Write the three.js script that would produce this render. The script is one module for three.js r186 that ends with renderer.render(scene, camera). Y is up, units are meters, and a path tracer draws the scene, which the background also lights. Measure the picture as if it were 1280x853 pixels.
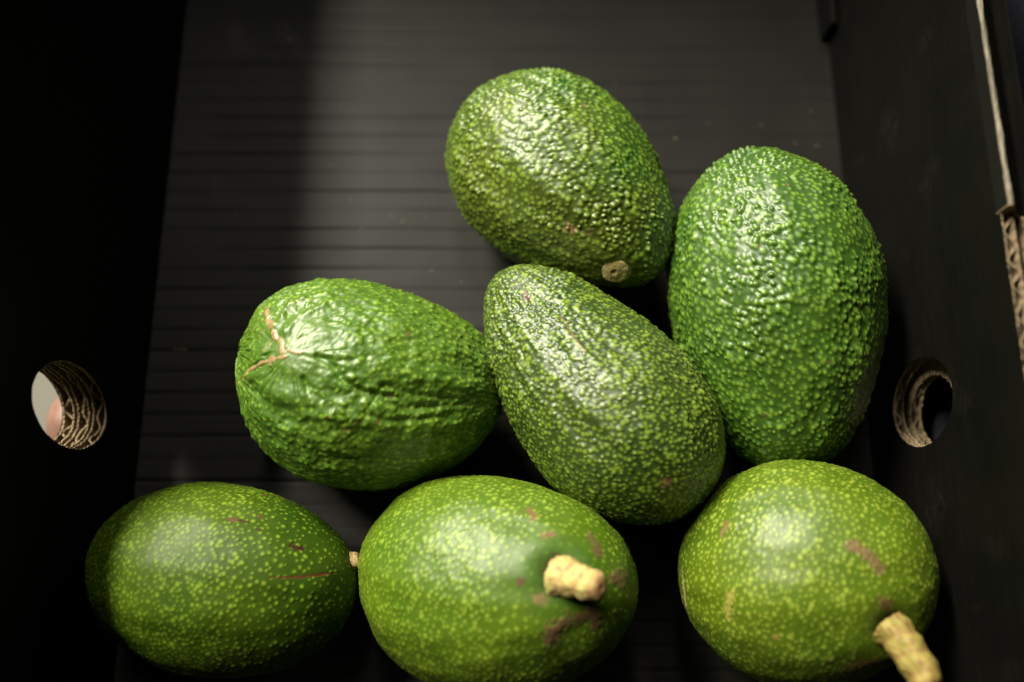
import * as THREE from 'three';
import { mergeGeometries } from 'three/addons/utils/BufferGeometryUtils.js';
import { ImprovedNoise } from 'three/addons/math/ImprovedNoise.js';
import { RectAreaLightUniformsLib } from 'three/addons/lights/RectAreaLightUniformsLib.js';

/* ---------- camera, light, exposure ---------- */
const scene = new THREE.Scene();
scene.background = new THREE.Color(0x000000);
const TILT = THREE.MathUtils.degToRad(15.9);
const camera = new THREE.PerspectiveCamera(39.13, 1280 / 853, 0.02, 20);
camera.position.set(0, 0.3933, 0.112);
camera.up.set(0, 0, -1);
camera.lookAt(0, 0.3933 - Math.cos(TILT), 0.112 - Math.sin(TILT));
camera.focus = 0.342;
camera.userData.fStop = 3.2;
scene.add(camera);

const renderer = new THREE.WebGLRenderer({ antialias: true });
renderer.setSize(1024, 682);
renderer.toneMapping = THREE.LinearToneMapping;
renderer.toneMappingExposure = 1.15;
renderer.shadowMap.enabled = true;
RectAreaLightUniformsLib.init();

function tubeOrFillLight(x, y, z, w, l, power, color, tx, tz) {          // strip light along the box
  const t = new THREE.RectAreaLight(color, power, w, l);
  t.position.set(x, y, z);
  t.up.set(0, 0, -1);
  t.lookAt(tx, 0, tz);
  scene.add(t);
}
tubeOrFillLight(-0.97, 1.56, -1.22, 0.28, 1.7, 96, new THREE.Color(1.0, 0.955, 0.77), 0, 0);
tubeOrFillLight(-0.12, 1.7, -1.2, 0.2, 1.2, 15, new THREE.Color(1.0, 0.95, 0.82), 0, 0);  // added fill with no visible source, lifts the shadowed floor strip

/* ---------- helpers ---------- */
let seed = 7;
function rnd() { seed |= 0; seed = seed + 0x6D2B79F5 | 0; let t = Math.imul(seed ^ seed >>> 15, 1 | seed); t = t + Math.imul(t ^ t >>> 7, 61 | t) ^ t; return ((t ^ t >>> 14) >>> 0) / 4294967296; }
const NZ = new ImprovedNoise();
const noise = (x, y, z) => NZ.noise(x + 31.7, y + 17.3, z + 53.9);
function fbm(x, y, z, o = 3) { let a = 0, w = 0.5; for (let i = 0; i < o; i++) { a += w * noise(x, y, z); x *= 2.03; y *= 2.01; z *= 2.05; w *= 0.5; } return a; }
const sstep = (a, b, x) => { const t = Math.min(1, Math.max(0, (x - a) / (b - a))); return t * t * (3 - 2 * t); };
const mix = (a, b, t) => a + (b - a) * t;
function tag(o, label, category, group, kind) { o.userData.label = label; if (category) o.userData.category = category; if (group) o.userData.group = group; if (kind) o.userData.kind = kind; }
function mesh(name, geo, mat, parent) { const m = new THREE.Mesh(geo, mat); m.name = name; m.castShadow = m.receiveShadow = true; parent.add(m); return m; }
function gridGeo(nu, nv, fn, closed = false) {                        // fn(i, j) -> [x, y, z, r, g, b]
  const pos = new Float32Array((nu + 1) * (nv + 1) * 3), col = new Float32Array((nu + 1) * (nv + 1) * 3), idx = [];
  for (let i = 0; i <= nu; i++) for (let j = 0; j <= nv; j++) {
    const k = (i * (nv + 1) + j) * 3, p = fn(i, j);
    for (let c = 0; c < 3; c++) { pos[k + c] = p[c]; col[k + c] = p[c + 3] ?? 1; }
  }
  for (let i = 0; i < nu; i++) for (let j = 0; j < nv; j++) {
    const a = i * (nv + 1) + j, b = a + 1, c = a + nv + 1, d = c + 1;
    idx.push(a, c, b, b, c, d);
  }
  const g = new THREE.BufferGeometry();
  g.setAttribute('position', new THREE.BufferAttribute(pos, 3));
  g.setAttribute('color', new THREE.BufferAttribute(col, 3));
  g.setIndex(idx); g.computeVertexNormals();
  if (closed) {                                                        // weld the normals of the seam
    const n = g.attributes.normal;
    for (let i = 0; i <= nu; i++) {
      const a = i * (nv + 1), b = a + nv;
      const v = new THREE.Vector3(n.getX(a) + n.getX(b), n.getY(a) + n.getY(b), n.getZ(a) + n.getZ(b)).normalize();
      n.setXYZ(a, v.x, v.y, v.z); n.setXYZ(b, v.x, v.y, v.z);
    }
  }
  return g;
}

/* ---------- materials ---------- */
function boardTexture(streakX, streakY, s) {                           // paper fibres, scuffs and dust of black board
  const N = 512, d = new Uint8Array(N * N * 4);
  const base = new Float32Array(N * N);
  for (let y = 0; y < N; y++) for (let x = 0; x < N; x++) {
    const u = x / N, w = y / N;
    let v = 0.5 + 0.3 * fbm(u * 4 + s, w * 4, s, 4) + 0.12 * noise(u * streakX, w * streakY, s);
    v += 0.4 * sstep(0.2, 0.6, noise(u * 7, w * 5, s + 4)) * (0.5 + noise(u * 30, w * 90, 3));
    base[y * N + x] = v + (rnd() - 0.5) * 0.10;
  }
  for (let k = 0; k < 240; k++) {                                       // short pale fibres
    let x = rnd() * N, y = rnd() * N; const t = rnd() < 0.75 ? (streakY > streakX ? 0 : Math.PI / 2) + (rnd() - 0.5) * 0.5 : rnd() * 6.28, l = 4 + rnd() * 16, p = 0.1 + 0.28 * rnd() * rnd();
    for (let i = 0; i < l; i++) { x += Math.cos(t); y += Math.sin(t); base[((y | 0) & (N - 1)) * N + ((x | 0) & (N - 1))] += p; }
  }
  for (let i = 0; i < N * N; i++) { const v = Math.max(0, Math.min(255, base[i] * 190)); d[i * 4] = v; d[i * 4 + 1] = v * 0.985; d[i * 4 + 2] = v * 0.94; d[i * 4 + 3] = 255; }
  const t = new THREE.DataTexture(d, N, N, THREE.RGBAFormat);
  t.wrapS = t.wrapT = THREE.MirroredRepeatWrapping; t.magFilter = THREE.LinearFilter; t.minFilter = THREE.LinearMipmapLinearFilter; t.generateMipmaps = true;
  t.colorSpace = THREE.SRGBColorSpace; t.repeat.set(1 / 0.11, 1 / 0.11); t.needsUpdate = true;
  return t;
}
const wallTex = boardTexture(6, 70, 3.1);
const M = {
  floor: new THREE.MeshPhysicalMaterial({ color: 0xffffff, vertexColors: true, roughness: 0.55, specularIntensity: 0.42 }),
  wall: new THREE.MeshPhysicalMaterial({ color: new THREE.Color(0.0145, 0.0138, 0.0095), map: wallTex, roughness: 0.62, specularIntensity: 0.3, bumpMap: wallTex, bumpScale: 0.00012, side: THREE.DoubleSide }),
  edge: new THREE.MeshPhysicalMaterial({ color: new THREE.Color(0.035, 0.034, 0.03), roughness: 0.42, specularIntensity: 1, side: THREE.DoubleSide }),
  worn: new THREE.MeshPhysicalMaterial({ color: 0xffffff, vertexColors: true, roughness: 0.6, specularIntensity: 0.5, side: THREE.DoubleSide }),
  kraft: new THREE.MeshStandardMaterial({ color: 0xffffff, vertexColors: true, roughness: 0.9, side: THREE.DoubleSide }),
  skin: new THREE.MeshPhysicalMaterial({ color: 0xffffff, vertexColors: true, roughness: 0.42, specularIntensity: 1, ior: 1.5, clearcoat: 0.55, clearcoatRoughness: 0.56 }),
  skinSmooth: new THREE.MeshPhysicalMaterial({ color: 0xffffff, vertexColors: true, roughness: 0.47, specularIntensity: 1, ior: 1.5 }),
  skinShaded: new THREE.MeshPhysicalMaterial({ color: 0xffffff, vertexColors: true, roughness: 0.5, specularIntensity: 0.5, ior: 1.5 }),  // weaker gloss imitates the left wall's shade on the front left fruit
  stem: new THREE.MeshPhysicalMaterial({ color: 0xffffff, vertexColors: true, roughness: 0.62, specularIntensity: 0.6 }),
};

/* ---------- the setting: display shelf ---------- */
{
  const g = gridGeo(60, 40, (i, j) => {
    const x = -1.2 + 2.4 * i / 60, z = -0.9 + 1.8 * j / 40, v = 1 + 0.12 * fbm(x * 9, 0, z * 9);
    return [x, -0.0065, z, 0.115 * v, 0.106 * v, 0.088 * v];
  });
  const s = mesh('display_shelf', g, new THREE.MeshStandardMaterial({ vertexColors: true, roughness: 0.7, side: THREE.DoubleSide }), scene);
  tag(s, 'pale beige shelf surface under the box, glimpsed through the left vent hole', null, null, 'structure');
}

/* ---------- the cardboard box ---------- */
const LEAN = THREE.MathUtils.degToRad(3), XL = 0.154, XR = 0.148, ZF = -0.262, ZN = 0.158;
const box = new THREE.Group(); box.name = 'cardboard_box'; scene.add(box);
tag(box, 'open black corrugated cardboard box holding the avocados, oval vent holes in its side walls', 'box');

// bottom: black board whose flutes show as shallow ridges running across the box
{
  const nz = 1150, nx = 150;
  const g = gridGeo(nz, nx, (i, j) => {
    const z = ZF + (ZN - ZF) * i / nz, x = -XL - 0.001 + (XL + XR + 0.002) * j / nx;
    const zz = z + 0.0005 * noise(x * 14, z * 20, 1.5) + 0.0002 * noise(x * 60, z * 40, 3);
    const k = zz / 0.0092, f = k - Math.floor(k), id = Math.floor(k);
    const deep = 0.25 + 1.6 * Math.max(0, 0.42 + noise(x * 16 + id * 3.1, id * 7.7, 2.5));
    const gr = Math.exp(-Math.pow((f - 0.5) / 0.105, 2));
    const y = -0.00015 * deep * gr + 0.00004 * Math.sin(f * 6.283) * deep + 0.00022 * noise(x * 30, z * 55, 9);
    let v = 0.0056 * (1 + 0.85 * fbm(x * 16, 4, z * 22, 4) + 0.22 * noise(x * 140, 7, z * 40));
    v *= 1 - 0.3 * Math.min(1.4, deep) * gr;
    v += 0.012 * sstep(0.33, 0.6, noise(x * 55, 12, z * 30)) * sstep(0.05, 0.4, noise(x * 12, 2, z * 12) + 0.2);
    return [x, y, z, v * 1.05, v, v * 0.74];
  });
  mesh('bottom_panel', g, M.floor, box);
  // pale flecks of paper dust lying on the bottom
  const flecks = [];
  const fleck = (x, z, r) => { const s = new THREE.IcosahedronGeometry(r, 1); s.scale(1, 0.35, 0.8 + rnd() * 0.4); s.rotateY(rnd() * 3); s.translate(x, r * 0.2, z); flecks.push(s); };
  fleck(-0.104, -0.147, 0.0007); fleck(-0.1432, 0.0035, 0.0005); fleck(-0.1412, 0.0036, 0.00055); fleck(-0.1392, 0.0038, 0.0005); fleck(0.0742, -0.0955, 0.0005); fleck(0.023, -0.13, 0.00045);
  for (let k = 0; k < 60; k++) fleck(-0.14 + rnd() * 0.28, -0.16 + rnd() * 0.29, 0.00018 + 0.00022 * rnd());
  const df = mesh('dust_fleck', mergeGeometries(flecks), new THREE.MeshStandardMaterial({ color: new THREE.Color(0.2, 0.17, 0.11), roughness: 0.9 }), box);
  df.userData.kind = 'stuff';
}

function wallFrame(side, x0) {                                         // (along z, up the wall, outward) -> world
  const s = Math.sin(LEAN), c = Math.cos(LEAN);
  const m = new THREE.Matrix4().set(0, side * s, side * c, side * x0, 0, c, -s, 0, 1, 0, 0, 0, 0, 0, 0, 1);
  const flip = m.determinant() < 0;
  return (g) => {
    g = g.index ? g.toNonIndexed() : g;
    g.applyMatrix4(m);
    if (flip) for (const n of Object.keys(g.attributes)) {
      const a = g.attributes[n], t = [];
      for (let i = 0; i < a.count; i += 3) for (let c2 = 0; c2 < a.itemSize; c2++) {
        const p = (i + 1) * a.itemSize + c2, q = (i + 2) * a.itemSize + c2;
        t[0] = a.array[p]; a.array[p] = a.array[q]; a.array[q] = t[0];
      }
    }
    g.computeVertexNormals();
    return g;
  };
}
function holePts(hz, hh, a, b, n, rough, sd) {
  const r = [];
  for (let i = 0; i < n; i++) { const t = i / n * Math.PI * 2, e = 1 + rough * (noise(i * 0.31, sd, 1) + 0.7 * noise(i * 0.9, sd, 4)); r.push(new THREE.Vector2(hz + a * e * Math.cos(t), hh + b * e * Math.sin(t))); }
  return r;
}
function panel(outline, hole, thick, d) {
  const sh = new THREE.Shape(outline.map(p => new THREE.Vector2(p[0], p[1])));
  if (hole) sh.holes.push(new THREE.Path(hole));
  const g = new THREE.ExtrudeGeometry(sh, { depth: thick, bevelEnabled: false, curveSegments: 4 });
  g.translate(0, 0, d);
  return g;
}
const K1 = [0.26, 0.19, 0.115], K2 = [0.09, 0.062, 0.036];
function kraftColor(x, y, z) { const t = Math.max(0, Math.min(1, 0.5 + 1.1 * noise(x * 900, y * 900, z * 900) + 0.5 * noise(x * 200, y * 200, z * 200))); return [mix(K2[0], K1[0], t), mix(K2[1], K1[1], t), mix(K2[2], K1[2], t)]; }
// one paper sheet around a vent hole: flat liner (amp 0) or wavy flute, cut raggedly at the hole
function ringSheet(h, d, thick, amp, phase, ext, sd, inset = 0) {
  const n = 300, lam = 0.0096;
  return gridGeo(n, 3, (i, j) => {
    const t = (i % n) / n * Math.PI * 2, c = Math.cos(t), s = Math.sin(t);
    const rag = 0.0006 * noise(i % n * 0.35, sd, 2) + 0.0004 * noise(i % n * 1.3, sd, 5);
    const r = (j === 0 || j === 3) ? ext : inset + rag;
    const z = h.z + (h.a + r) * c, y = h.h + (h.b + r) * s;
    const wob = 0.0006 * noise(z * 110, y * 110, sd) + 0.0003 * noise(z * 400, y * 400, sd);
    const dd = d + amp * Math.min(1, 0.35 + 1.3 * Math.abs(noise(z * 55, y * 55, sd + 7))) * Math.sin(z / lam * 6.283 + phase + 2.6 * noise(y * 75, sd, z * 40)) + wob + 0, de = Math.max(0.0009, dd) + (j < 2 ? -thick / 2 : thick / 2);
    const k = kraftColor(z, y, de + sd * 0.01), q = (j === 0 || j === 3) ? 0.8 : 1.25;
    return [z, y, de, k[0] * q, k[1] * q, k[2] * q];
  }, true);
}
// one paper sheet standing on edge along a wall's raw top
function topSheet(z0, z1, top, low, d, thick, amp, phase, sd) {
  const n = Math.ceil((z1 - z0) / 0.0006);
  return gridGeo(n, 3, (i, j) => {
    const z = z0 + (z1 - z0) * i / n;
    const t = top + 0.00035 * noise(z * 420, sd, 2) + 0.0003 * noise(z * 1500, sd, 7);
    const dd = d + amp * Math.sin(z / 0.0092 * 6.283 + phase + noise(z * 90, sd, 1)) + 0.00025 * noise(z * 130, sd, 9) + (j < 2 ? -thick / 2 : thick / 2);
    const y = (j === 0 || j === 3) ? low : t, k = kraftColor(z, y, dd + sd);
    const q = (j === 0 || j === 3) ? 0.7 : 1.15;
    return [z, y, dd, k[0] * q, k[1] * q, k[2] * q];
  });
}
function uvless(g) { for (const n of ['uv']) if (g.attributes[n]) g.deleteAttribute(n); return g; }

// left wall: three boards thick, raised at the far end, with an oval vent hole
{
  const put = wallFrame(-1, XL), h = { z: 0.0403, h: 0.0573, a: 0.0151, b: 0.0270 };
  const line = [[ZF, 0.0003], [ZN, 0.0003], [ZN, 0.109], [0.03, 0.109], [0.012, 0.134], [0, 0.141], [ZF, 0.141]];
  const wall = mesh('side_wall', put(panel(line, holePts(h.z, h.h, h.a, h.b, 150, 0.012, 1), 0.0005, 0)), M.wall, box);
  wall.userData.label = 'black left side wall with an oval vent hole';
  const o = { z: h.z, h: h.h };
  const sheets = [[0.0007, 0, 0], [0.0054, 0, 0.0002], [0.0071, 0, 0.0006], [0.0114, 0, 0.0001], [0.013, 0, 0.0007], [0.0172, 0, 0.0002]];
  sheets.forEach(([d, , ins], k) => mesh('liner', put(ringSheet(h, d, 0.0006, 0, 0, 0.014, k * 3.7 + 1, -ins * 0.8)), M.kraft, wall));
  [[0.003, 0.002, 0.4], [0.00925, 0.0018, 2.2], [0.0151, 0.0018, 4.0]].forEach(([d, a, ph], k) => mesh('flute', put(ringSheet(h, d, 0.0008, a, ph, 0.012, k * 5.3 + 2, 0.0004)), M.kraft, wall));
  mesh('outer_panel', put(panel(line, holePts(h.z, h.h, h.a, h.b, 150, 0.012, 6), 0.0004, 0.0175)), M.wall, wall);
  const rim = new THREE.Shape([new THREE.Vector2(0.0006, 0), new THREE.Vector2(0.0148, 0), new THREE.Vector2(0.0148, -0.003), new THREE.Vector2(0.0006, -0.003)]);
  const rg = [];
  for (const [a, b, t] of [[ZF, 0, 0.141], [0.03, ZN, 0.109]]) { const b2 = new THREE.BoxGeometry(b - a, 0.002, 0.0164); b2.translate((a + b) / 2, t - 0.0012, 0.009); rg.push(b2); }
  { const s = new THREE.BoxGeometry(Math.hypot(0.018, 0.032), 0.002, 0.0164); s.rotateZ(-Math.atan2(0.032, 0.018)); s.translate(0.0208, 0.1185, 0.009); rg.push(s); }
  mesh('top_edge', put(uvless(mergeGeometries(rg))), M.edge, wall);
}

// right wall: rolled black top at the far end, raw corrugated top nearer, oval vent hole
{
  const put = wallFrame(1, XR), h = { z: 0.0368, h: 0.0472, a: 0.0162, b: 0.0238 };
  const T = 0.119, ZC = -0.0105;
  const line = [[ZF, 0.0003], [ZN, 0.0003], [ZN, T - 0.006], [ZC, T - 0.006], [ZC, T - 0.0036], [ZF, T - 0.0036]];
  const wall = mesh('side_wall', put(panel(line, holePts(h.z, h.h, h.a, h.b, 150, 0.012, 11), 0.0005, 0)), M.wall, box);
  wall.userData.label = 'black right side wall with an oval vent hole and a raw top edge';
  const h3 = { z: h.z + 0.002, h: h.h - 0.0065, a: 0.0135, b: 0.0175 };
  [[h, 0.0007, 0], [h, 0.0042, 0.0003]].forEach(([q, d, ins], k) => mesh('liner', put(ringSheet(q, d, 0.0006, 0, 0, 0.014, k * 4.1 + 21, -ins)), M.kraft, wall));
  [[h3, 0.0078, 0], [h3, 0.0112, 0.0002]].forEach(([q, d, ins], k) => mesh('liner', put(ringSheet(q, d, 0.0006, 0, 0, 0.014, k * 4.1 + 31, -ins)), M.kraft, wall));
  mesh('flute', put(ringSheet(h, 0.00245, 0.0008, 0.0015, 1, 0.012, 41, 0.0004)), M.kraft, wall);
  mesh('flute', put(ringSheet(h3, 0.0095, 0.0008, 0.0014, 3, 0.012, 42, 0.0004)), M.kraft, wall);
  mesh('outer_panel', put(panel(line, holePts(h3.z, h3.h, h3.a, h3.b, 150, 0.012, 12), 0.0004, 0.0115)), M.wall, wall);
  // rolled top
  const prof = [[0.0003, T - 0.012], [-0.0001, T - 0.006]], R = 0.0011, D = 0.0118;
  for (let k = 0; k <= 12; k++) { const t = Math.PI - k / 12 * Math.PI * 0.86; prof.push([R + Math.cos(t) * R - 0.0002, T - R + Math.sin(t) * R]); }
  prof.push([0.0062, T - 0.007], [D, T - 0.013], [D, T - 0.03]);
  const nz = 160;
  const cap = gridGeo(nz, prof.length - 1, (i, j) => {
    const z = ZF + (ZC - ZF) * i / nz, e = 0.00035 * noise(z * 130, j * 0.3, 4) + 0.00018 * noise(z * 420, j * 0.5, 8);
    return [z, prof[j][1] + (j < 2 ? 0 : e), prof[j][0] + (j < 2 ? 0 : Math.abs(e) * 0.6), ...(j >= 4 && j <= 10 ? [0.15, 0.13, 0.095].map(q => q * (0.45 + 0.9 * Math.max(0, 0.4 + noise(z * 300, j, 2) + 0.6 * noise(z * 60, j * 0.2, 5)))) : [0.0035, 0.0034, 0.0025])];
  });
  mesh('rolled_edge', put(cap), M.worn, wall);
  // raw cut end and raw top
  const endG = (() => { const s = new THREE.Shape([...prof, [0.0003, T - 0.03]].map(p => new THREE.Vector2(p[0], p[1]))); const g = new THREE.ExtrudeGeometry(s, { depth: 0.0004, bevelEnabled: false }); g.applyMatrix4(new THREE.Matrix4().set(0, 0, 1, ZC, 0, 1, 0, 0, 1, 0, 0, 0, 0, 0, 0, 1)); return uvless(g); })();
  const c = []; for (let i = 0; i < endG.attributes.position.count; i++) c.push(...kraftColor(endG.attributes.position.getX(i), endG.attributes.position.getY(i), i)); endG.setAttribute('color', new THREE.Float32BufferAttribute(c, 3));
  mesh('cut_end', put(endG), M.kraft, wall);
  [[0.0006, 0.0005], [0.0042, 0.0005], [0.0094, 0.0006], [0.0114, 0.0005]].forEach(([d, th], k) => mesh('liner', put(topSheet(ZC + 0.0002, ZN, T - 0.006 - (k > 1 ? 0.003 : 0), T - 0.03, d, th, 0, 0, k * 2.9 + 51)), M.kraft, wall));
  mesh('flute', put(topSheet(ZC + 0.0002, ZN, T - 0.0062, T - 0.03, 0.0024, 0.00055, 0.00145, 1.2, 61)), M.kraft, wall);
  // turned-in corner flap at the far end
  const fl = new THREE.BoxGeometry(0.115, 0.014, 0.0022); fl.translate(ZF + 0.0585, 0.0075, -0.0029);
  const flap = mesh('corner_strip', put(fl), M.wall, box); flap.userData.label = 'low black board strip along the foot of the right wall';
}
for (const [z, n, top] of [[ZF - 0.004, 'far', 0.17], [ZN + 0.004, 'near', 0.1]]) {  // far wall is out of view, made taller to shade the far floor
  const sh = new THREE.Shape([new THREE.Vector2(-XL - 0.015, 0), new THREE.Vector2(XR + 0.012, 0), new THREE.Vector2(XR + 0.012 + top * 0.05, top), new THREE.Vector2(-XL - 0.015 - top * 0.05, top)]);
  const g = new THREE.ExtrudeGeometry(sh, { depth: 0.004, bevelEnabled: false }); g.translate(0, 0.0002, z - 0.002);
  const w = mesh('end_wall', g, M.wall, box); w.userData.label = `black ${n} end wall`;
}
{
  const b = new THREE.BoxGeometry(XL + XR + 0.03, 0.0045, ZN - ZF + 0.012); b.translate((XR - XL) / 2, -0.0034, (ZF + ZN) / 2);
  mesh('underside', b, M.edge, box);
}

/* ---------- things outside, seen through the vent holes ---------- */
{
  const g = gridGeo(48, 64, (i, j) => {
    const u = Math.PI * i / 48, v = Math.PI * 2 * j / 64;
    const x = Math.cos(u), y = Math.sin(u) * Math.cos(v), z = Math.sin(u) * Math.sin(v), q = 1 + 0.06 * fbm(x * 2 + 5, y * 2, z * 2), c = 1 + 0.25 * fbm(x * 3, y * 3 + 2, z * 3, 4);
    return [x * 0.0105 * q, y * 0.0115 * q, z * 0.0135 * q, 0.2 * c, 0.105 * c, 0.082 * c];
  }, true);
  const m = mesh('pink_rounded_object', g, new THREE.MeshPhysicalMaterial({ vertexColors: true, roughness: 0.55, side: THREE.DoubleSide }), scene);  // plain rounded pink object, identity unknown
  m.position.set(-0.1795, 0.0052, 0.0365);
  tag(m, 'small smooth pink rounded thing outside, seen through the left vent hole', 'fruit');
}
{
  const f = (x, z) => 0.012 + 0.009 * Math.sin(x * 40 + 3 * noise(z * 9, 2, x * 5)) + 0.012 * fbm(x * 16, 3, z * 12);
  const n1 = 150, n2 = 220;
  const top = gridGeo(n1, n2, (i, j) => { const x = 0.1612 + 0.5 * i / n1, z = -0.45 + 0.8 * j / n2, edge = Math.min(1, (i + 1) / 4, (n1 - i) / 6, j / 6, (n2 - j) / 6), w = 0.75 + 0.35 * ((i + j) % 2), y = -0.006 + Math.max(0.0015, f(x, z)) * Math.sqrt(edge); return [x, y, z, 0.022 * w, 0.023 * w, 0.034 * w]; });
  const m = mesh('navy_cloth', top, new THREE.MeshPhysicalMaterial({ vertexColors: true, roughness: 0.95, specularIntensity: 0.2, sheen: 0.3, sheenRoughness: 0.6, side: THREE.DoubleSide }), scene);
  tag(m, 'dark navy cloth lying outside the box, seen through the right vent hole', 'cloth');
}

/* ---------- the avocados ---------- */
function makeAvocado(o) {
  seed = o.seed * 7919;
  const [L, W, k, k2, k3, bd] = o.p, e = new THREE.Vector3(...o.e).normalize();
  const a = new THREE.Vector3().crossVectors(e, new THREE.Vector3(0, 1, 0)).normalize(), b = new THREE.Vector3().crossVectors(a, e);
  const C = new THREE.Vector3(...o.C), off = o.seed * 3.37;
  const R0 = u => { const c = Math.cos(u); return W / 2 * Math.sin(u) * (1 - k * c + k2 * (c * c - 0.33) + k3 * (c * c * c - 0.6 * c)); };
  const B = (u, v, t) => {
    const c = Math.cos(u), r = R0(u), x = L / 2 * c, y = r * Math.cos(v) + bd * (c * c - 0.33), z = r * Math.sin(v);
    return t.set(C.x + e.x * x + a.x * y + b.x * z, C.y + e.y * x + a.y * y + b.y * z, C.z + e.z * x + a.z * y + b.z * z);
  };
  const t1 = new THREE.Vector3(), t2 = new THREE.Vector3(), t3 = new THREE.Vector3(), t4 = new THREE.Vector3();
  const Nrm = (u, v, out) => {
    const uu = Math.min(Math.PI - 0.012, Math.max(0.012, u));
    B(uu + 0.004, v, t1); B(uu - 0.004, v, t2); B(uu, v + 0.004, t3); B(uu, v - 0.004, t4);
    return out.crossVectors(t3.sub(t4), t1.sub(t2)).normalize();
  };
  // lenticels: scattered over the skin, never closer than a minimum distance
  const cell = o.space, hash = new Map(), key = (x, y, z) => x * 73856093 ^ y * 19349663 ^ z * 83492791, feats = [], P = new THREE.Vector3();
  const near = (p, f) => { const x = Math.floor(p.x / cell), y = Math.floor(p.y / cell), z = Math.floor(p.z / cell); for (let i = -1; i < 2; i++) for (let j = -1; j < 2; j++) for (let l = -1; l < 2; l++) { const q = hash.get(key(x + i, y + j, z + l)); if (q) for (const w of q) f(w); } };
  const marks = (o.marks || []).map(m => {
    const pts = m.at.map(([u, v]) => B(u, v, new THREE.Vector3())), bb = new THREE.Box3().setFromPoints(pts).expandByScalar(m.r * 3);
    return { ...m, pts, bb };
  });
  const pin = o.pin ? B(o.pin[0], o.pin[1], new THREE.Vector3()) : null;
  const tries = 26000;
  for (let n = 0; n < tries; n++) {
    const u = Math.acos(1 - 2 * rnd()), v = rnd() * Math.PI * 2;
    if (rnd() > R0(u) / W * 2.2) continue;
    B(u, v, P);
    const side = o.dens ? o.dens(Math.cos(u), v, pin ? P.distanceTo(pin) : 1) : 1;   // local density
    if (rnd() > side) continue;
    const md = cell * 0.6 * (0.7 + 0.7 * rnd()) / Math.sqrt(Math.max(0.25, side));
    let ok = true;
    near(P, w => { if (ok && w.p.distanceToSquared(P) < md * md) ok = false; });
    if (!ok) continue;
    const w = { p: P.clone(), r: cell * (o.sharp ? 0.3 + 0.36 * Math.pow(rnd(), 1.3) : 0.3 + 0.36 * Math.pow(rnd(), 1.5)) * (o.size || 1), h: 0.3 + 1.0 * Math.pow(rnd(), 1.4), c: 0.6 + 0.4 * rnd(), x: 0.75 + 0.5 * rnd(), t: rnd() * 3.14 };
    const hk = key(Math.floor(P.x / cell), Math.floor(P.y / cell), Math.floor(P.z / cell));
    if (!hash.has(hk)) hash.set(hk, []);
    hash.get(hk).push(w); feats.push(w);
  }
  // mesh: dense on top, coarser underneath
  const nu = 400, nv = 400, N = new THREE.Vector3(), D = new THREE.Vector3(), Q = new THREE.Vector3();
  const us = [], vs = [];
  for (let i = 0; i <= nu; i++) us.push(Math.PI * i / nu);
  { const nb = 50; for (let j = 0; j <= nb; j++) vs.push(1.5 * Math.PI + 0.9 * (j / nb)); const s0 = 1.5 * Math.PI + 0.9, s1 = 3.5 * Math.PI - 0.9, nt = nv - 2 * nb; for (let j = 1; j <= nt; j++) vs.push(s0 + (s1 - s0) * j / nt); for (let j = 1; j <= nb; j++) vs.push(s1 + 0.9 * j / nb); }
  const pc = pin ? { p: pin, n: Nrm(o.pin[0], o.pin[1], new THREE.Vector3()).clone() } : null;
  if (pc) { pc.x = new THREE.Vector3().crossVectors(pc.n, e).normalize(); pc.y = new THREE.Vector3().crossVectors(pc.n, pc.x); }
  const base = C.clone(); base.y = 0;
  const surf = (u, v) => {
    B(u, v, P); Nrm(u, v, N);
    const X = Math.cos(u) * L / 2, px = P.x * 1000 + off * 10, py = P.y * 1000, pz = P.z * 1000;      // in mm
    let d = 0;
    d += o.lump * fbm(px * 0.05, py * 0.05, pz * 0.05, 2);
    const fade = sstep(0.15, 0.85, Math.sin(u));
    d += o.groove * noise(X * 1000 * 0.022 + off, Math.cos(v) * 4.5, Math.sin(v) * 4.5) * fade;
    if (o.ridge) d += o.ridge * noise(X * 1000 * 0.05 + off, Math.cos(v) * 13, Math.sin(v) * 13 + 0.4 * noise(X * 200, v, 3)) * fade;
    if (o.wrinkle) d += o.wrinkle(X * 1000, u, v, P, pc, noise);
    // warped position so that bumps are irregular
    const wx = 0.16 * cell * noise(px * 0.5, py * 0.5, pz * 0.5), wy = 0.16 * cell * noise(px * 0.5 + 40, py * 0.5, pz * 0.5), wz = 0.16 * cell * noise(px * 0.5, py * 0.5 + 40, pz * 0.5);
    Q.set(P.x + wx, P.y + wy, P.z + wz);
    let bump = 0, spot = 0, sum = 0;
    near(Q, w => {
      D.subVectors(Q, w.p);
      const ax = D.dot(e), r2 = D.lengthSq(), along = 1 - (1 - 1 / (o.long * o.long)) * (ax * ax / (r2 + 1e-12));
      const dd = Math.sqrt(r2 * along) / w.r;
      if (dd < 1) { const q = 1 - dd * dd; const hh = w.h * (o.sharp ? Math.pow(q, o.sharp) : q * q); sum += hh; if (hh > bump) bump = hh; }
      const s = w.c * sstep(o.spotR * w.x * 1.15, o.spotR * w.x * 0.45, dd);
      if (s > spot) spot = s;
    });
    bump += 0.25 * (sum - bump);
    const quiet = pin && o.quiet ? sstep(o.quiet[0], o.quiet[1], P.distanceTo(pin)) : 1;
    const amp = o.bump * (0.8 + 0.9 * noise(px * 0.045, py * 0.045, pz * 0.045 + 9)) * (0.25 + 0.75 * quiet);
    d += amp * Math.min(1.7, bump);
    d += o.fine * noise(px * 1.1, py * 1.1, pz * 1.1);
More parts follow.
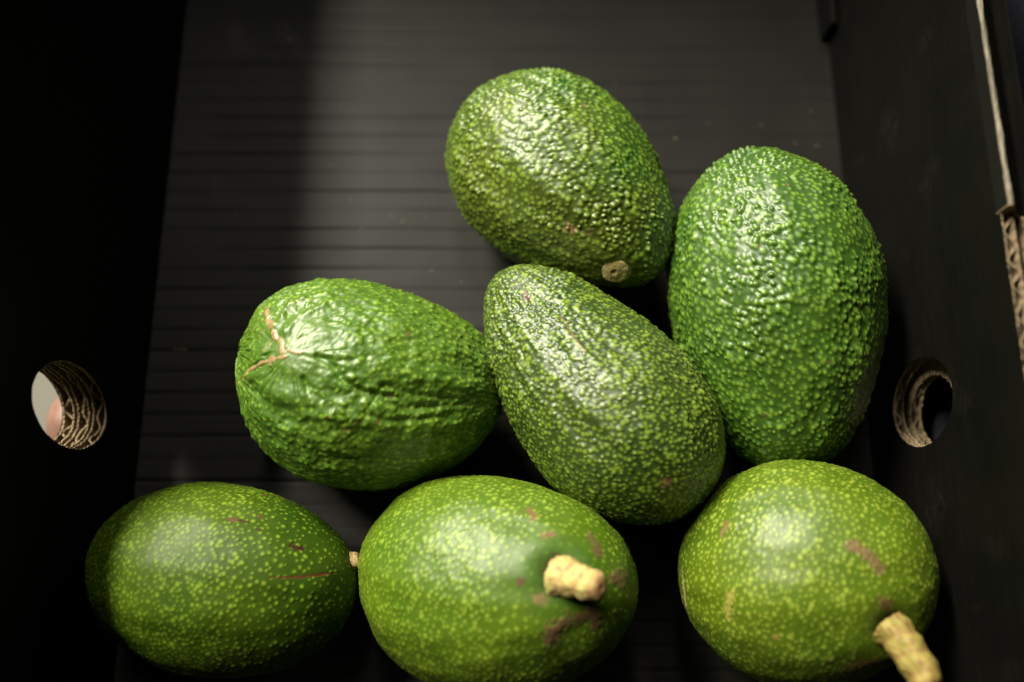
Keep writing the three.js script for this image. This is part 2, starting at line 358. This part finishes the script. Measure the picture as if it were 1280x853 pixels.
    // colour
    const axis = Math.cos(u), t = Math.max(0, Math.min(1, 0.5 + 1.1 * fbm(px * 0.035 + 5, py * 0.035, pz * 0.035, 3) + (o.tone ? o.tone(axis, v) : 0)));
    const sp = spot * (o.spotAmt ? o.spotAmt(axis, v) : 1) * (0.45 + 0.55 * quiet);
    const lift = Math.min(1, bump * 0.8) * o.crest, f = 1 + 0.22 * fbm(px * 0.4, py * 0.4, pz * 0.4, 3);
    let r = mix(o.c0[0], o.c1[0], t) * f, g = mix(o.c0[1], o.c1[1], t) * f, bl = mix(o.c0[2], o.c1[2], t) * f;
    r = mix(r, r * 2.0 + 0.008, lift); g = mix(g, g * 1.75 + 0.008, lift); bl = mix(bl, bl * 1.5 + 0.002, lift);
    r = mix(r, o.sc[0], sp); g = mix(g, o.sc[1], sp); bl = mix(bl, o.sc[2], sp);
    for (const m of marks) if (m.bb.containsPoint(P)) {
      let q = 1e9, arc = 0;
      for (let i = 0; i < Math.max(1, m.pts.length - 1); i++) {
        const A = m.pts[i], E = m.pts[i + 1] || A; D.subVectors(E, A); const l2 = D.lengthSq(); const s = l2 ? Math.max(0, Math.min(1, Q.subVectors(P, A).dot(D) / l2)) : 0;
        Q.copy(A).addScaledVector(D, s); const w = Q.distanceTo(P); if (w < q) { q = w; arc = (i + s) / Math.max(1, m.pts.length - 1); }
      }
      const rr = m.r * (1 + (m.rag ?? 0.6) * (noise(px * 0.7, py * 0.7, pz * 0.7) * 1.2 + noise(px * 1.9, py * 1.9, pz * 1.9) * 0.8)) * (m.taper ? 1 - 0.7 * Math.pow(Math.abs(arc * 2 - 1), 2) : 1);
      const w = sstep(rr, rr * (m.soft ?? 0.6), q) * (m.a ?? 1);
      if (m.c) { const vv = 1 + 0.5 * noise(px * 1.3, py * 1.3, pz * 1.3); r = mix(r, m.c[0] * vv, w); g = mix(g, m.c[1] * vv, w); bl = mix(bl, m.c[2] * vv, w); }
      if (m.h) d += m.h * (m.c ? w : Math.exp(-q * q / (m.r * m.r)));
    }
    if (pin && o.pit) { const q = P.distanceTo(pin); d += o.pit * Math.exp(-Math.pow(q / 0.0055, 2)) - o.pit * 0.35 * Math.exp(-Math.pow((q - 0.0105) / 0.005, 2)); }
    const dc = sstep(0.03, 0.12, Math.sin(u)) ;
    d = d * mix(0.3, 1, dc);
    return [P.x - base.x + N.x * d, P.y + N.y * d, P.z - base.z + N.z * d, Math.max(0.002, r), Math.max(0.003, g), Math.max(0.0008, bl)];
  };
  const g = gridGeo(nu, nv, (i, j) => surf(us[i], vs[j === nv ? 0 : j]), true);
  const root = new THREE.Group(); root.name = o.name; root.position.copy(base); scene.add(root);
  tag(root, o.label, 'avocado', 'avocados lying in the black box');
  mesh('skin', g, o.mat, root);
  return { root, base, surf, point: (u, v) => { const s = surf(u, v); return new THREE.Vector3(s[0], s[1], s[2]); }, normal: (u, v) => Nrm(u, v, new THREE.Vector3()) };
}

// a woody fruit stalk: lumpy, ringed, with a scarred end
function makeStem(av, from, dir, len, r0, r1, cols, sd, sink = 0.004, bendBy = 0.0014) {
  const dv = new THREE.Vector3(...dir).normalize(), p0 = from.clone().addScaledVector(dv, -sink);
  const x = new THREE.Vector3().crossVectors(dv, new THREE.Vector3(0, 1, 0.3)).normalize(), y = new THREE.Vector3().crossVectors(dv, x);
  const nu = 90, nv = 72;
  const g = gridGeo(nu, nv, (i, j) => {
    const v = (j % nv) / nv * Math.PI * 2;
    let s = Math.min(1, i / (nu - 18)), cap = Math.max(0, (i - (nu - 18)) / 18);
    const c = Math.cos(v), sn = Math.sin(v);
    let r = mix(r0, r1, Math.pow(s, 0.8)) * (1 + 0.09 * noise(c * 1.3 + sd, sn * 1.3, s * 3.2) + 0.07 * noise(c * 4, sn * 4 + sd, s * 9));
    r *= 1 + 0.045 * Math.sin((s * len * 1000 + 2.2 * c + 1.2 * noise(c, sn, sd)) * 1.0) + 0.02 * noise(c * 9, sn * 9 + sd, s * 4);                      // rings
    const round = s > 0.86 ? Math.sqrt(Math.max(0, 1 - Math.pow((s - 0.86) / 0.14, 2) * 0.4)) : 1;
    r *= round * (1 - cap);
    const h = len * s + sink + (cap > 0 ? 0.0007 * Math.sin(cap * Math.PI * 0.5) - 0.0009 * sstep(0.55, 0.9, cap) : 0) + 0.0002 * noise(c * 5, sn * 5, cap * 6 + sd);
    const bend = Math.pow(s, 2) * bendBy;
    const n = Math.max(0, Math.min(1, 0.5 + 1.2 * fbm(c * 2 + sd, sn * 2, s * 5, 3)));
    let col = [0, 1, 2].map(q => mix(cols[0][q], cols[1][q], n));
    const ring = sstep(0.5, 0.98, Math.sin((s * len * 1000 + 2.2 * c + 1.2 * noise(c, sn, sd)) * 1.0 + 3.0)) * 0.5;
    col = col.map((q, w) => mix(q, cols[2][w], ring));
    const brown = Math.max(sstep(0.86, 1.0, s) * (0.55 + 0.5 * noise(c * 2, sn * 2, sd)) + 0.75 * sstep(0.05, 0.5, cap), sstep(0.22, 0.42, noise(c * 3 + 7, sn * 3 + sd, s * 7)));
    col = col.map((q, w) => mix(q, cols[2][w], Math.min(1, brown) * 0.75));
    return [p0.x + dv.x * h + (x.x * c + y.x * sn) * r + x.x * bend, p0.y + dv.y * h + (x.y * c + y.y * sn) * r + x.y * bend, p0.z + dv.z * h + (x.z * c + y.z * sn) * r + x.z * bend, ...col];
  }, true);
  return mesh('stem', g, M.stem, av.root);
}
const BR = [0.09, 0.048, 0.022], DK = [0.035, 0.014, 0.007], PINK = [0.3, 0.17, 0.085];
const UP = Math.PI / 2;

// the rough one lying highest in the box, stalk scar towards the viewer
{
  const av = makeAvocado({
    name: 'avocado', seed: 11, mat: M.skin, C: [0.0207, 0.0393, -0.0543], e: [0.6824, 0.1516, 0.7151], p: [0.1078, 0.0722, 0.175, -0.1122, 0.0286, 0.0015],
    label: 'bumpy green avocado farthest up the box, round tan stalk scar at its lower end',
    space: 0.0028, bump: 0.00085, sharp: 1.5, long: 1.15, lump: 0.0012, groove: 0.0012, fine: 0.00006, spotR: 0.52, crest: 0.5, ridge: 0.00025,
    c0: [0.018, 0.064, 0.0025], c1: [0.056, 0.078, 0.002], sc: [0.18, 0.28, 0.02], tone: (x, v) => 0.35 * Math.cos(v), pin: [0.58, 0.43], quiet: [0.004, 0.012], pit: -0.0008,
    wrinkle: (X, u, v, P, pc, n) => { const q = P.distanceTo(pc.p) * 1000; const dx = P.clone().sub(pc.p), th = Math.atan2(dx.dot(pc.y), dx.dot(pc.x)); return 0.0007 * n(Math.cos(th) * 4.5, Math.sin(th) * 4.5, q * 0.05) * sstep(3, 9, q) * (1 - sstep(18, 36, q)); },
    marks: [{ at: [[1.08, 0.82]], r: 0.0028, c: [0.2, 0.13, 0.05], a: 0.8 }, { at: [[0.95, 0.93]], r: 0.0017, c: [0.2, 0.12, 0.045], a: 0.6 }, { at: [[0.58, 0.43]], r: 0.0078, c: [0.09, 0.09, 0.02], a: 0.5 }, { at: [[1.62, 2.0]], r: 0.0011, c: [0.2, 0.1, 0.04], a: 0.7 }],
  });
  const p = av.point(0.58, 0.43), n = av.normal(0.58, 0.43);
  n.lerp(camera.position.clone().sub(p.clone().add(av.base)).normalize(), 0.3);
  makeStem(av, p, n.toArray(), 0.0018, 0.0054, 0.0046, [[0.42, 0.36, 0.13], [0.55, 0.47, 0.22], [0.25, 0.17, 0.06]], 3.3, 0.004).name = 'stem_scar';
}
// the large one by the right wall
makeAvocado({
  name: 'avocado_001', seed: 23, mat: M.skin, C: [0.1014, 0.0399, -0.0016], e: [0.1175, -0.2176, 0.9689], p: [0.1253, 0.0796, 0.0577, -0.0087, 0.1226, 0.0022],
  label: 'large deep green knobbly avocado standing next to the right wall of the box', space: 0.0029, bump: 0.00095, sharp: 1.5, long: 1.2, lump: 0.0018, groove: 0.0007, fine: 0.00006, spotR: 0.5, crest: 0.5, ridge: 0.00015,
  c0: [0.019, 0.064, 0.0025], c1: [0.038, 0.088, 0.0025], sc: [0.16, 0.28, 0.022],
  marks: [{ at: [[2.3, 1.6]], r: 0.0009, c: BR, a: 0.8 }, { at: [[1.9, 1.2]], r: 0.0008, c: BR, a: 0.8 }, { at: [[0.9, 1.0]], r: 0.0008, c: BR, a: 0.8 }, { at: [[1.2, 1.7]], r: 0.0009, c: BR, a: 0.8 }],
});
// the wrinkled one with the cracked end
{
  const web = [[[2.57, 2.24], [2.51, 1.97], [2.44, 1.85], [2.37, 1.7], [2.3, 1.65], [2.28, 1.56], [2.23, 1.48]], [[2.23, 1.48], [2.34, 1.42], [2.46, 1.33], [2.6, 1.16], [2.68, 0.87]], [[2.36, 1.65], [2.42, 1.56], [2.47, 1.48]], [[2.23, 1.55], [2.19, 1.55], [2.07, 1.55]]];
  const marks = web.map((at, i) => ({ at, r: [0.001, 0.0009, 0.0005, 0.0006][i], c: PINK, h: 0.0002, rag: 1.15, a: 0.9, taper: i > 0, soft: 0.5 }));
  for (const at of [[[2.37, 1.7]], [[2.44, 1.86]], [[2.36, 1.42]]]) marks.push({ at, r: 0.0014, c: PINK, h: 0.0002, rag: 1.1 });
  marks.push({ at: [[1.99, 1.56], [1.9, 1.52], [1.85, 1.48], [1.79, 1.39], [1.72, 1.36], [1.63, 1.33], [1.51, 1.32], [1.36, 1.33]], r: 0.0011, h: -0.0012 });
  marks.push({ at: [[2.06, 1.32], [2.01, 1.22], [1.91, 1.18]], r: 0.001, h: -0.0008 }, { at: [[1.54, 1.28], [1.32, 1.23], [1.08, 1.27]], r: 0.0011, h: -0.0008 }, { at: [[1.51, 1.42], [1.29, 1.38], [0.96, 1.36]], r: 0.0011, h: -0.0008 }, { at: [[1.63, 1.12], [1.36, 1.11], [1.0, 1.16]], r: 0.0012, h: -0.0008 });
  marks.push({ at: [[2.39, 1.83], [2.34, 2.07], [2.2, 2.21]], r: 0.0017, h: 0.0009 }, { at: [[2.27, 1.75], [2.21, 1.94], [2.02, 2.11]], r: 0.0018, h: 0.001 }, { at: [[2.35, 1.99], [2.31, 2.19]], r: 0.0013, h: 0.0007 });
  for (const d of [[1.69, 0.97], [1.63, 1.07], [1.44, 1.34], [1.4, 1.95], [1.84, 1.04], [1.5, 1.09], [1.64, 1.04], [1.39, 1.01], [0.49, 1.48], [0.52, 1.24]]) marks.push({ at: [d], r: 0.00085, c: [0.11, 0.03, 0.012], a: 0.85, rag: 0.9 });
  makeAvocado({
    name: 'avocado_002', seed: 37, mat: M.skin, C: [-0.0531, 0.0384, 0.028], e: [0.9714, -0.1962, 0.1339], p: [0.1008, 0.0789, 0.1039, 0.0574, 0.0069, -0.0051],
    label: 'wrinkled bright green avocado with a tan web of cracks at its left end', space: 0.0031, bump: 0.00042, sharp: 1.5, long: 1.1, lump: 0.0012, groove: 0.0012, fine: 0.00009, spotR: 0.42, crest: 0.25,
    c0: [0.036, 0.098, 0.003], c1: [0.066, 0.13, 0.0035], sc: [0.19, 0.31, 0.022], pin: [2.23, 1.51], quiet: [0.006, 0.026],
    dens: (x, v, q) => mix(0.35, 1, sstep(0.008, 0.03, q)),
    wrinkle: (X, u, v, P, pc, n) => {
      const dx = P.clone().sub(pc.p), q = dx.length() * 1000, th = Math.atan2(dx.dot(pc.y), dx.dot(pc.x));
      const rad = n(Math.cos(th) * 4.5, Math.sin(th) * 4.5, q * 0.06);
      let d = -0.00055 * (1 - Math.min(1, Math.abs(rad + 0.25 * n(P.x * 150, P.y * 150, P.z * 150)) * 3.2)) * (0.4 + 1.2 * Math.max(0, n(Math.cos(th) * 2, Math.sin(th) * 2, 7) + 0.3)) * sstep(2, 9, q) * (1 - sstep(14, 34, q));
      d += 0.0005 * n(P.x * 170, P.y * 170, P.z * 170) * sstep(6, 14, q);
      const wr = n(X * 0.13, Math.cos(v) * 10 + n(X * 0.2, v * 2, 3), Math.sin(v) * 10);
      d += 0.0006 * wr * sstep(14, 30, q) * (1 - 0.7 * sstep(20, 36, X)) * (0.5 + 0.5 * sstep(1.9, 1.3, v)) + 0.00055 * n(X * 0.3, Math.cos(v) * 19, Math.sin(v) * 19) * sstep(8, 25, q);
      return d;
    }, marks,
  });
}
// the pear-shaped one in the middle
makeAvocado({
  name: 'avocado_003', seed: 41, mat: M.skin, C: [0.0301, 0.047, 0.0317], e: [-0.6315, 0.0156, -0.7752], p: [0.1133, 0.0649, 0.2298, -0.0064, 0.1098, 0.002],
  label: 'pear-shaped dark green pebbly avocado in the middle of the group, narrow neck towards upper left', space: 0.0022, bump: 0.00062, sharp: 1.5, long: 1.1, lump: 0.0012, groove: 0.0009, fine: 0.00006, spotR: 0.58, crest: 0.5, size: 1.08, ridge: 0.0004,
  c0: [0.017, 0.043, 0.002], c1: [0.031, 0.054, 0.0018], sc: [0.18, 0.27, 0.018],
  marks: [{ at: [[2.43, 1.88]], r: 0.0024, c: [0.16, 0.06, 0.03], a: 0.8 }, { at: [[0.77, 1.57], [0.87, 1.66]], r: 0.0009, c: [0.08, 0.02, 0.012], a: 0.9 }, { at: [[1.13, 1.47], [1.34, 1.55], [1.43, 1.58]], r: 0.0005, c: [0.2, 0.13, 0.06], a: 0.7 }],
});
// front row
{
  const av = makeAvocado({
    name: 'avocado_004', seed: 53, mat: M.skinShaded, C: [-0.105, 0.0341, 0.0993], e: [0.9896, 0.0024, 0.1435], p: [0.0981, 0.0682, 0.0184, 0.0017, 0.0313, -0.0006],
    label: 'smooth speckled avocado in the front left corner, thin brown scratch on its right half', space: 0.0023, bump: 0.00022, sharp: 0, long: 1.0, lump: 0.0014, groove: 0.0004, fine: 0.00003, spotR: 0.55, crest: 0.25,
    c0: [0.022, 0.053, 0.0015], c1: [0.046, 0.079, 0.002], sc: [0.175, 0.265, 0.018], tone: (x) => -0.3 * x,  // base colours darkened to stand in for shade from the left wall
    dens: (x) => mix(1, 0.5, sstep(-0.1, 0.6, x)), spotAmt: (x) => mix(0.62, 1, sstep(-0.4, 0.3, x)),
    marks: [{ at: [[1.06, 1.66], [0.93, 1.7], [0.81, 1.75], [0.67, 1.85], [0.56, 1.96], [0.39, 2.24]], r: 0.0006, c: [0.09, 0.03, 0.01], taper: true, h: -0.0001 },
      { at: [[1.44, 2.2], [1.41, 2.2]], r: 0.0014, c: BR, rag: 0.8 }, { at: [[1.38, 2.21], [1.32, 2.22]], r: 0.0006, c: DK }, { at: [[1.26, 2.34]], r: 0.0009, c: BR }, { at: [[1.23, 2.16]], r: 0.0009, c: DK }, { at: [[0.97, 2.1], [0.88, 2.12]], r: 0.0012, c: DK, rag: 0.9, h: -0.0002 }, { at: [[1.33, 2.78]], r: 0.0008, c: BR }],
  });
  const p = av.point(0.38, 3.0), n = new THREE.Vector3(0.93, 0.12, -0.3);
  makeStem(av, p, n.toArray(), 0.0028, 0.0034, 0.003, [[0.22, 0.15, 0.06], [0.42, 0.33, 0.15], [0.14, 0.08, 0.03]], 8.1, 0.003);
}
{
  const av = makeAvocado({
    name: 'avocado_005', seed: 67, mat: M.skinSmooth, C: [-0.0062, 0.0428, 0.101], e: [0.8782, 0.4638, 0.1168], p: [0.1035, 0.0768, 0.0721, 0.0456, 0.0121, -0.0029],
    label: 'speckled avocado mid front row, thick cream stalk stub ringed by brown scabs', space: 0.0026, bump: 0.00027, sharp: 0, long: 1.0, lump: 0.0015, groove: 0.0005, fine: 0.00004, spotR: 0.52, crest: 0.25,
    c0: [0.043, 0.096, 0.002], c1: [0.078, 0.128, 0.003], sc: [0.23, 0.315, 0.03], tone: (x) => -0.25 * x, pin: [0.77, 1.7], quiet: [0.009, 0.024], pit: -0.002,
    dens: (x, v, q) => mix(0.3, 1, sstep(0.01, 0.028, q)), spotAmt: (x) => mix(0.75, 1, sstep(-0.5, 0.4, x)),
    marks: [{ at: [[0.77, 1.7]], r: 0.016, c: [0.03, 0.075, 0.012], a: 0.75, soft: 0.2, rag: 0.3 },
      { at: [[1.12, 2.35], [1.07, 2.27]], r: 0.0017, c: [0.15, 0.075, 0.03], rag: 1, a: 0.8 }, { at: [[0.95, 2.1], [0.91, 2.16]], r: 0.0014, c: [0.16, 0.08, 0.04], rag: 1, a: 0.8 }, { at: [[0.65, 2.43], [0.58, 2.32], [0.53, 2.24]], r: 0.0022, c: [0.11, 0.068, 0.03], h: 0.00015, a: 0.8, rag: 1 }, { at: [[0.31, 1.96], [0.21, 2.06]], r: 0.0032, c: [0.12, 0.07, 0.032], h: 0.00015, a: 0.85, rag: 1 },
      { at: [[0.83, 0.93], [0.82, 1.08], [0.72, 1.11], [0.58, 1.12], [0.48, 1.04]], r: 0.0024, c: [0.12, 0.07, 0.032], h: 0.00015, a: 0.85, rag: 1.1 }, { at: [[0.83, 0.93], [0.8, 1.04]], r: 0.0034, c: [0.12, 0.07, 0.032], h: 0.00015, a: 0.85, rag: 1 }, { at: [[0.53, 1.18], [0.47, 0.83]], r: 0.0019, c: [0.12, 0.07, 0.032], h: 0.00015, a: 0.85, rag: 1 }, { at: [[1.03, 1.57]], r: 0.0016, c: BR, rag: 1 }, { at: [[0.89, 1.42]], r: 0.0024, c: [0.17, 0.1, 0.05], rag: 1, a: 0.7 },
      { at: [[0.77, 1.7]], r: 0.0075, c: [0.05, 0.035, 0.012], rag: 0.4 }],
  });
  makeStem(av, av.point(0.77, 1.7), [0.66, 0.7, 0.22], 0.0175, 0.0067, 0.0042, [[0.34, 0.29, 0.09], [0.56, 0.44, 0.18], [0.33, 0.15, 0.08]], 1.7, 0.003, 0);
}
{
  const av = makeAvocado({
    name: 'avocado_006', seed: 79, mat: M.skinSmooth, C: [0.1031, 0.0447, 0.0978], e: [0.9067, 0.4203, -0.0336], p: [0.0882, 0.078, 0.0333, -0.0135, 0.0424, 0.001],
    label: 'round yellowish green avocado in the front right corner, long stalk pointing towards lower right', space: 0.0027, bump: 0.0002, sharp: 0, long: 1.0, lump: 0.0014, groove: 0.0005, fine: 0.00003, spotR: 0.5, crest: 0.2,
    c0: [0.046, 0.092, 0.002], c1: [0.08, 0.124, 0.003], sc: [0.25, 0.315, 0.035], pin: [0.88, 0.85], quiet: [0.006, 0.02], pit: -0.0012,
    marks: [{ at: [[2.0, 2.04], [2.06, 1.95]], r: 0.0013, c: [0.15, 0.09, 0.04], rag: 1, a: 0.85 }, { at: [[1.08, 1.76], [1.02, 1.73], [0.94, 1.65], [0.89, 1.55]], r: 0.0024, c: [0.14, 0.085, 0.04], h: 0.00015, rag: 0.9, a: 0.85 }, { at: [[0.91, 1.19], [0.89, 1.17]], r: 0.0025, c: [0.11, 0.06, 0.025], h: 0.00015, rag: 0.9, a: 0.85 }, { at: [[1.24, 0.57], [1.09, 0.53]], r: 0.0028, c: [0.14, 0.075, 0.03], rag: 0.9, a: 0.85 },
      { at: [[2.61, 1.75], [2.61, 1.41], [2.62, 0.92]], r: 0.001, c: [0.33, 0.27, 0.14], taper: true }, { at: [[2.01, 1.36], [2.06, 1.19]], r: 0.0018, c: [0.3, 0.26, 0.06], rag: 1.2, a: 0.7 }, { at: [[1.71, 1.01]], r: 0.0012, c: [0.28, 0.18, 0.05], rag: 1, a: 0.8 }, { at: [[0.88, 0.85]], r: 0.008, c: [0.06, 0.045, 0.012], rag: 0.5, soft: 0.4 }],
  });
  makeStem(av, av.point(0.88, 0.85), [0.42, 0.5, 0.66], 0.022, 0.0062, 0.0052, [[0.17, 0.155, 0.03], [0.3, 0.22, 0.065], [0.17, 0.08, 0.03]], 5.2, 0.003, 0.0042);
}

scene.traverse(o => { if (o.isLight) o.castShadow = true; });
renderer.render(scene, camera);
